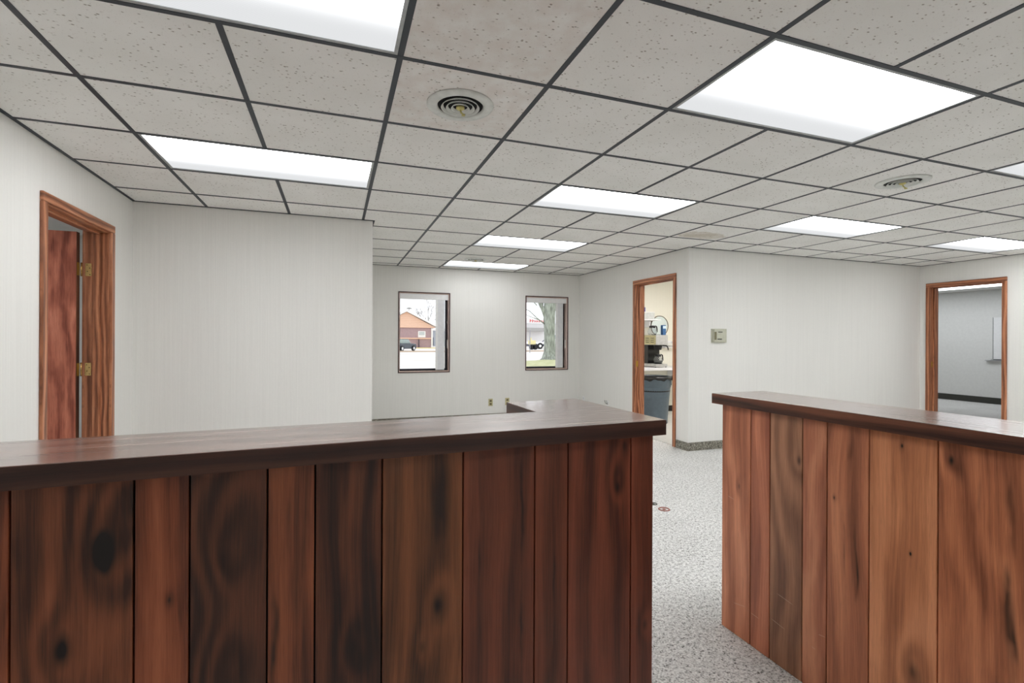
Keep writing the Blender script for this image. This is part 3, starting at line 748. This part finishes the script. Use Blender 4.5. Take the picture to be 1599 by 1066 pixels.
# wall dispenser
dp = thing('paper_holder', 'small white paper holder fixed to the cream wall right of the coffee maker', 'paper holder', (5.66, FY - .012, 1.16))
bx('body', M_formica, (-.10, .10, -.09, 0, 0, .020), dp, 0.004)
bx('back', M_formica, (-.10, .10, -.012, 0, .0205, .13), dp, 0.003)
bx('side', M_blind, (.085, .10, -.085, -.0125, .0205, .12), dp, 0.003)
bm = bmesh.new(); tube(bm, [(-.07, -.05, .055), (.07, -.05, .055)], .030, 20); obj('roll', bm, M_white, dp, smooth_=True)
# trash can
M_can = flat('blue_grey_plastic', (92, 108, 122), 0.45, var=0.03); M_bag = flat('black_bin_liner', (14, 15, 18), 0.35)
tc_ = thing('trash_can', 'blue-grey plastic trash can with black liner in the middle doorway', 'trash can', (4.675, 6.50, .006))
bm = bmesh.new(); lathe(bm, [(0, 0), (.215, 0), (.222, .01), (.262, .56), (.272, .565), (.276, .70), (.284, .705), (.284, .722), (.270, .722), (.268, .57), (.210, .02), (0, .02)], 48); obj('body', bm, M_can, tc_, smooth_=True)
for s in (-1, 1):
    bx('handle', M_can, [(s * .275, s * .315, -.06, .06, .63, .65), (s * .30, s * .315, -.06, .06, .58, .63)], tc_, 0.006)
bm = bmesh.new()
prof = [(.262, .50), (.2655, .70), (.272, .728), (.286, .730), (.291, .715), (.292, .680)]
lathe(bm, prof, 64)
for vtx in bm.verts:
    a = math.atan2(vtx.co.y, vtx.co.x); r = math.hypot(vtx.co.x, vtx.co.y)
    if r > .288:
        vtx.co.x += .004 * math.cos(a) * math.sin(a * 13); vtx.co.z += .012 * math.sin(a * 9 + 1) + .008 * math.sin(a * 17)
obj('liner', bm, M_bag, tc_, smooth_=True)
bm = bmesh.new()
for k, (a0, dz) in enumerate(((-.72, 0), (-.55, -.02), (-.38, .01))):
    p = [(.290 * math.cos(a0), .290 * math.sin(a0), .728), (.335 * math.cos(a0), .335 * math.sin(a0), .66), (.345 * math.cos(a0 + .05), .345 * math.sin(a0 + .05), .56 + dz)]
    tube(bm, p, [.03, .022, .012], 8)
obj('liner_flap', bm, M_bag, tc_, smooth_=True)

# ------------------------------------------------------------ right room: whiteboard
wb = thing('whiteboard', 'white board with a thin pen tray on the wall seen through the right doorway', 'whiteboard', (12.9, 5.10, .90))
bx('board', M_blind, (-.014, 0, -1.2, 1.15, .02, .90), wb)
bx('pen_tray', M_steel, (-.065, 0, -1.2, 1.26, 0, .014), wb, 0.002)
bx('frame', M_bezel, [(-.018, -.0145, -1.2, 1.15, .015, .028), (-.018, -.0145, 1.14, 1.15, .028, .90)], wb)
mk = thing('marker', 'dark marker lying on the tray of the white board', 'marker', (12.858, 6.17, .924))
bm = bmesh.new(); tube(bm, [(0, -.07, 0), (0, .05, 0)], .009, 12); obj('barrel', bm, M_blackp, mk, smooth_=True)
bm = bmesh.new(); tube(bm, [(0, .0505, 0), (0, .09, 0)], .0095, 12); obj('cap', bm, M_steel, mk, smooth_=True)

# ------------------------------------------------------------ outdoors
GZ = -0.20
def ground_mat():
    m = Mat('pale_concrete_paving', (222, 218, 212), 0.9); x, y, z = m.coord()
    n = m.noise(m.vec(x * .25, y * .9, 0.0), 1.0, 3.0); m.color(m.ramp(n, [(0.35, (206, 200, 194)), (0.6, (232, 229, 224))])); return m.m
struct(bx('ground', ground_mat(), (-60, 160, FY + 0.22, 220, GZ - .1, GZ)))
def grass_mat():
    m = Mat('dry_grass', (150, 160, 90), 0.95); x, y, z = m.coord()
    n = m.noise(m.vec(x, y, 0.0), 2.5, 4.0); m.color(m.ramp(n, [(0.35, (166, 168, 120)), (0.65, (196, 196, 158))])); return m.m
M_grass = grass_mat()
bm = bmesh.new(); prism(bm, [(7, 16), (26, 16), (26, 36), (16.2, 36), (14.8, 33.6), (13.2, 31.8), (10.5, 30.6), (7, 30)], GZ, GZ + .03)
lawn = obj('lawn', bm, M_grass); struct(lawn)
bx_ = bx('curb', flat('tan_curb', (190, 170, 150), 0.9), (-10, 60, 56, 57.2, GZ, GZ + .12)); struct(bx_)
# tree in the right window
M_bark = Mat('grey_green_bark', (120, 124, 112), 0.9); _x, _y, _z = M_bark.coord()
_n = M_bark.noise(M_bark.vec(_x * 9.0, _y * 9.0, _z * 2.0), 1.0, 4.0); M_bark.color(M_bark.ramp(_n, [(0.35, (120, 124, 116)), (0.65, (168, 174, 164))])); M_bark.bump(_n, .8, .03); M_bark = M_bark.m
tr = thing('tree', 'thick grey tree trunk with bare limbs in the right far window', 'tree', (14.86, 33.2, GZ))
bm = bmesh.new(); tube(bm, [(0, 0, -.1), (0, 0, .12), (0, 0, .6), (-.02, 0, 1.8), (-.05, 0, 3.2), (0, 0, 4.6), (.1, 0, 6.5), (.2, .2, 9)], [.85, .60, .44, .40, .44, .42, .34, .2], 20); obj('trunk', bm, M_bark, tr, smooth_=True)
rnd = random.Random(5)
def limb(pts, r): bm = bmesh.new(); tube(bm, pts, r, 7); obj('limb', bm, M_bark, tr, smooth_=True)
limb([(-.25, 0, 3.0), (-.55, 0, 3.7), (-.95, 0, 4.4), (-1.0, .2, 6)], [.17, .16, .13, .06])
limb([(-.3, 0, 2.55), (-.9, 0, 2.95), (-1.6, 0, 3.55), (-2.5, -.1, 3.9)], [.05, .04, .03, .015])
limb([(-.9, 0, 2.95), (-1.5, .1, 3.15), (-2.4, .1, 3.5)], [.03, .025, .012])
limb([(-1.0, .1, 4.0), (-1.6, 0, 4.5), (-2.4, 0, 4.9)], [.04, .03, .015])
limb([(.25, 0, 3.6), (.9, .1, 4.6), (1.8, .2, 6.2)], [.16, .12, .06])
limb([(-.6, 0, 4.0), (-.5, .1, 5.0), (-.2, .2, 6.4)], [.07, .05, .03])
# far bare trees behind the building
M_twig = flat('pale_twigs', (150, 146, 142), 0.9)
def bare_tree(x, y, h, label, seed):
    r = random.Random(seed); t = thing('bare_tree', label, 'tree', (x, y, GZ), 0, 'bare trees beyond the building')
    bm = bmesh.new(); tube(bm, [(0, 0, 0), (.05, 0, h * .35), (0, 0, h * .6)], [.16, .11, .08], 6); obj('trunk', bm, M_twig, t)
    bm = bmesh.new()
    def grow(p, d, l, rad, n):
        q = p + d * l; tube(bm, [p, p + d * l * .5 + Vector((r.uniform(-.1, .1), 0, .05)), q], [rad, rad * .8, rad * .6], 4)
        if n:
            for _ in range(3):
                nd = (d + Vector((r.uniform(-.7, .7), r.uniform(-.5, .5), r.uniform(-.1, .6)))).normalized(); grow(q, nd, l * .68, rad * .6, n - 1)
    for _ in range(5): grow(Vector((0, 0, h * r.uniform(.3, .58))), Vector((r.uniform(-.7, .7), r.uniform(-.5, .5), .8)).normalized(), h * .2, .05, 3)
    obj('branches', bm, M_twig, t)
bare_tree(17.0, 96, 9.6, 'bare pale tree above the brick building roof in the left far window', 3)
bare_tree(19.2, 112, 9.5, 'second bare tree, just right of the first beyond the brick building', 8)
# brick building
M_brick = Mat('mauve_brick', (150, 120, 122), 0.9); _x, _y, _z = M_brick.coord()
_bt = M_brick.t.nodes.new('ShaderNodeTexBrick'); M_brick.t.links.new(M_brick.vec(_x, _z, 0.0), _bt.inputs['Vector']); _bt.inputs['Scale'].default_value = 3.5
_bt.inputs['Color1'].default_value = lin((172, 142, 144)); _bt.inputs['Color2'].default_value = lin((156, 128, 134)); _bt.inputs['Mortar'].default_value = lin((190, 176, 176)); M_brick.color(_bt.outputs[0]); M_brick = M_brick.m
M_peach = flat('peach_siding', (228, 190, 166), 0.8, var=0.02); M_roofw = flat('white_fascia', (236, 234, 232), 0.7, var=0.01)
bd = thing('brick_building', 'low mauve brick building with peach gable seen through the left far window', 'building', (0, 80, GZ))
bx('wall', M_brick, (2.0, 14.6, 0, 10, 0, 3.3), bd)
bx('ledge', M_peach, (2.0, 14.62, -.15, 0, 1.48, 1.68), bd)
for k in range(9):
    z0 = 3.3 + k * .28; z1 = z0 + .27; f0 = (z0 - 3.3) / 2.5
    if f0 > .98: break
    xr = 15.3 - 4.7 * f0; xl = 5.9 + 4.7 * f0
    bm = bmesh.new(); f1 = min(1, (z1 - 3.3) / 2.5)
    pts = [(xl, z0), (xr, z0), (15.3 - 4.7 * f1, z1), (5.9 + 4.7 * f1, z1)]
    a = [bm.verts.new((p[0], -.25, p[1])) for p in pts]; b = [bm.verts.new((p[0], 0, p[1])) for p in pts]
    bm.faces.new(a); bm.faces.new(b)
    for i in range(4): bm.faces.new((a[i], a[(i + 1) % 4], b[(i + 1) % 4], b[i]))
    obj('siding_board', bm, M_peach, bd)
def slope(x0, z0, x1, z1, name='roof'):
    bm = bmesh.new(); t = .32
    pts = [(x0, z0), (x1, z1), (x1, z1 + t), (x0, z0 + t)]
    a = [bm.verts.new((p[0], -.7, p[1])) for p in pts]; b = [bm.verts.new((p[0], 10.3, p[1])) for p in pts]
    bm.faces.new(a); bm.faces.new(b)
    for i in range(4): bm.faces.new((a[i], a[(i + 1) % 4], b[(i + 1) % 4], b[i]))
    obj(name, bm, M_roofw, bd)
slope(10.6, 5.85, 15.7, 3.3); slope(5.5, 3.3, 10.6, 5.85)
wd = bx('window', M_roofw, (12.5, 13.7, -.04, .0, 1.75, 2.75), bd); bx('pane', flat('grey_pane', (190, 196, 196), 0.2), (12.65, 13.55, -.06, -.045, 2.1, 2.65), wd)
bx('downpipe', M_roofw, (14.62, 14.85, -.25, -.02, 0, 3.2), bd)
bx('post', flat('dark_post', (90, 78, 86), 0.7), (12.45, 12.65, -.6, -.4, 0, 1.45), bd)
bm = bmesh.new(); tube(bm, [(11.2, 1, 5.4), (11.2, 1, 6.4)], .06, 8); lathe(bm, [(0, 6.62), (.5, 6.5), (.35, 6.38), (0, 6.38)], 20, 11.2, 1); obj('roof_vent', bm, flat('grey_metal', (140, 140, 136), 0.5), bd)
gs = bx('verge', flat('yellow_verge', (222, 206, 140), 0.95), (-10, 18, 77.2, 79.3, GZ, GZ + .10)); struct(gs)
# building to the right of it, far
fb = thing('grey_building', 'grey low building glimpsed past the brick building corner', 'building', (18.5, 100, GZ))
bx('wall', flat('grey_wall', (170, 174, 182), 0.8), (-1.2, 8, 0, 6, 0, 3.2), fb); bx('roof', M_roofw, (-1.6, 8.4, -.4, 6.4, 3.2, 3.6), fb)
for k in range(2): bx('window', flat('dark_window', (92, 98, 110), 0.3), (-.8 + k * 1.6, .3 + k * 1.6, -.05, -.01, .2, 1.8), fb)
# parked car
M_car = flat('dark_grey_car_paint', (76, 82, 90), 0.25, 0.3); M_cglass = flat('car_glass', (150, 164, 160), 0.1); M_tyre = flat('tyre_rubber', (28, 28, 30), 0.8); M_lamp = flat('lamp_white', (235, 235, 235), 0.3); M_red = flat('tail_red', (150, 40, 36), 0.3)
car = thing('car', 'dark grey car parked by the brick building in the left far window', 'car', (7.55, 61.2, GZ), 0.9)
def side_prism(name, pts, y0, y1, mat, bev=.05):
    bm = bmesh.new(); a = [bm.verts.new((x, y0, z)) for x, z in pts]; b = [bm.verts.new((x, y1, z)) for x, z in pts]
    bm.faces.new(a); bm.faces.new(b); n = len(pts)
    for i in range(n): bm.faces.new((a[i], a[(i + 1) % n], b[(i + 1) % n], b[i]))
    return obj(name, bm, mat, car, bev)
side_prism('body', [(-2.1, .28), (2.1, .28), (2.15, .6), (2.05, .86), (1.1, .93), (-1.9, .93), (-2.15, .8)], -.86, .86, M_car)
side_prism('cabin', [(-1.85, .93), (1.05, .93), (.45, 1.42), (-1.35, 1.45)], -.74, .74, M_cglass, .06)
bx('car_roof', M_car, (-1.3, .42, -.70, .70, 1.44, 1.49), car, .02)
for sx in (-1.35, 1.35):
    for sy in (-.87, .87):
        bm = bmesh.new(); tube(bm, [(sx, sy - .10, .33), (sx, sy + .10, .33)], .33, 20); wh = obj('wheel', bm, M_tyre, car)
        bm = bmesh.new(); tube(bm, [(sx, sy - .11, .33), (sx, sy + .11, .33)], .18, 12); obj('hub', bm, M_lamp, wh)
for sy in (-.62, .62):
    bx('tail_lamp', M_red, (-2.18, -2.10, sy - .14, sy + .14, .66, .82), car, .01); bx('head_lamp', M_lamp, (2.08, 2.17, sy - .16, sy + .16, .62, .76), car, .01)
bx('number_plate', M_lamp, (-2.20, -2.155, -.22, .22, .50, .64), car)
# right window: pole, truck, canopy, red sign
po = thing('street_pole', 'thin grey pole by the road in the right far window', 'pole', (20.4, 51.0, GZ))
bm = bmesh.new(); tube(bm, [(0, 0, 0), (0, 0, 2.6)], .05, 8); obj('shaft', bm, flat('grey_pole', (150, 150, 156), 0.5), po); bx('cap', M_steel, (-.06, .06, -.06, .06, 2.6, 2.66), po)
tk = thing('truck', 'white flatbed truck with dark wheels in the right far window', 'truck', (30.6, 71.5, GZ))
M_tkw = flat('white_truck', (238, 238, 240), 0.4); M_tkd = flat('blue_dark_chassis', (70, 74, 96), 0.6)
bx('chassis', M_tkd, (-2.4, 3.2, -1, 1, .45, .75), tk, .03); bx('bed', M_tkw, (-2.6, 1.2, -1.05, 1.05, .76, 1.1), tk, .03)
bx('cab', M_tkw, (1.35, 3.4, -1, 1, .76, 2.5), tk, .12); bx('cab_window', M_cglass, (1.7, 3.2, -1.02, -1.005, 1.6, 2.2), tk)
for sx in (-1.7, -.7, 2.4):
    bm = bmesh.new(); tube(bm, [(sx, -1.1, .48), (sx, -.8, .48)], .48, 20); wh = obj('wheel', bm, M_tyre, tk)
    bm = bmesh.new(); tube(bm, [(sx, -1.12, .48), (sx, -.9, .48)], .22, 12); obj('hub', bm, M_lamp, wh)
bm = bmesh.new(); tube(bm, [(-.3, -.9, 1.1), (.4, -.9, 1.7), (1.3, -.9, 2.2)], .06, 6); obj('brace', bm, M_tkd, tk)
ym = thing('yellow_machine', 'small yellow machine standing left of the pole', 'machine', (27.2, 66.5, GZ))
M_yel = flat('pale_yellow_paint', (226, 216, 160), 0.5)
bx('body', M_yel, (-.7, .15, -.5, .5, .75, 1.35), ym, .05); bx('mast', M_yel, (-.5, -.38, -.1, .1, 1.35, 1.75), ym)
for sx in (-.5, .05):
    bm = bmesh.new(); tube(bm, [(sx, -.6, .38), (sx, -.3, .38)], .38, 16); obj('wheel', bm, M_tyre, ym)
sb = thing('store_building', 'pale building carrying a red letter sign in the right far window', 'building', (38, 96, GZ))
bx('wall', flat('pale_store_wall', (228, 226, 226), 0.8, var=0.02), (-4, 12, 0, 8, 0, 4.9), sb)
bx('canopy', flat('grey_canopy', (166, 164, 162), 0.7), (-3, 3.5, -2, 0, 3.2, 3.9), sb, .03)
bx('sign_board', M_roofw, (-3.2, 6, -.3, -.01, 4.95, 5.9), sb)
M_redsign = flat('red_letters', (214, 66, 70), 0.5)
rs = random.Random(12); xx = -2.9
for k in range(13):
    wdt = rs.uniform(.32, .5)
    if k == 5: xx += .8
    if k > 0 or True:
        hh = .62 if k in (0, 5) else rs.choice((.42, .46, .56))
        bx('sign_letter', M_redsign, [(xx, xx + wdt * .28, -.36, -.31, 5.1, 5.1 + hh), (xx + wdt * .28, xx + wdt * .8, -.36, -.31, 5.1 + hh * .45, 5.1 + hh * .68)], sb)
    xx += wdt + .08
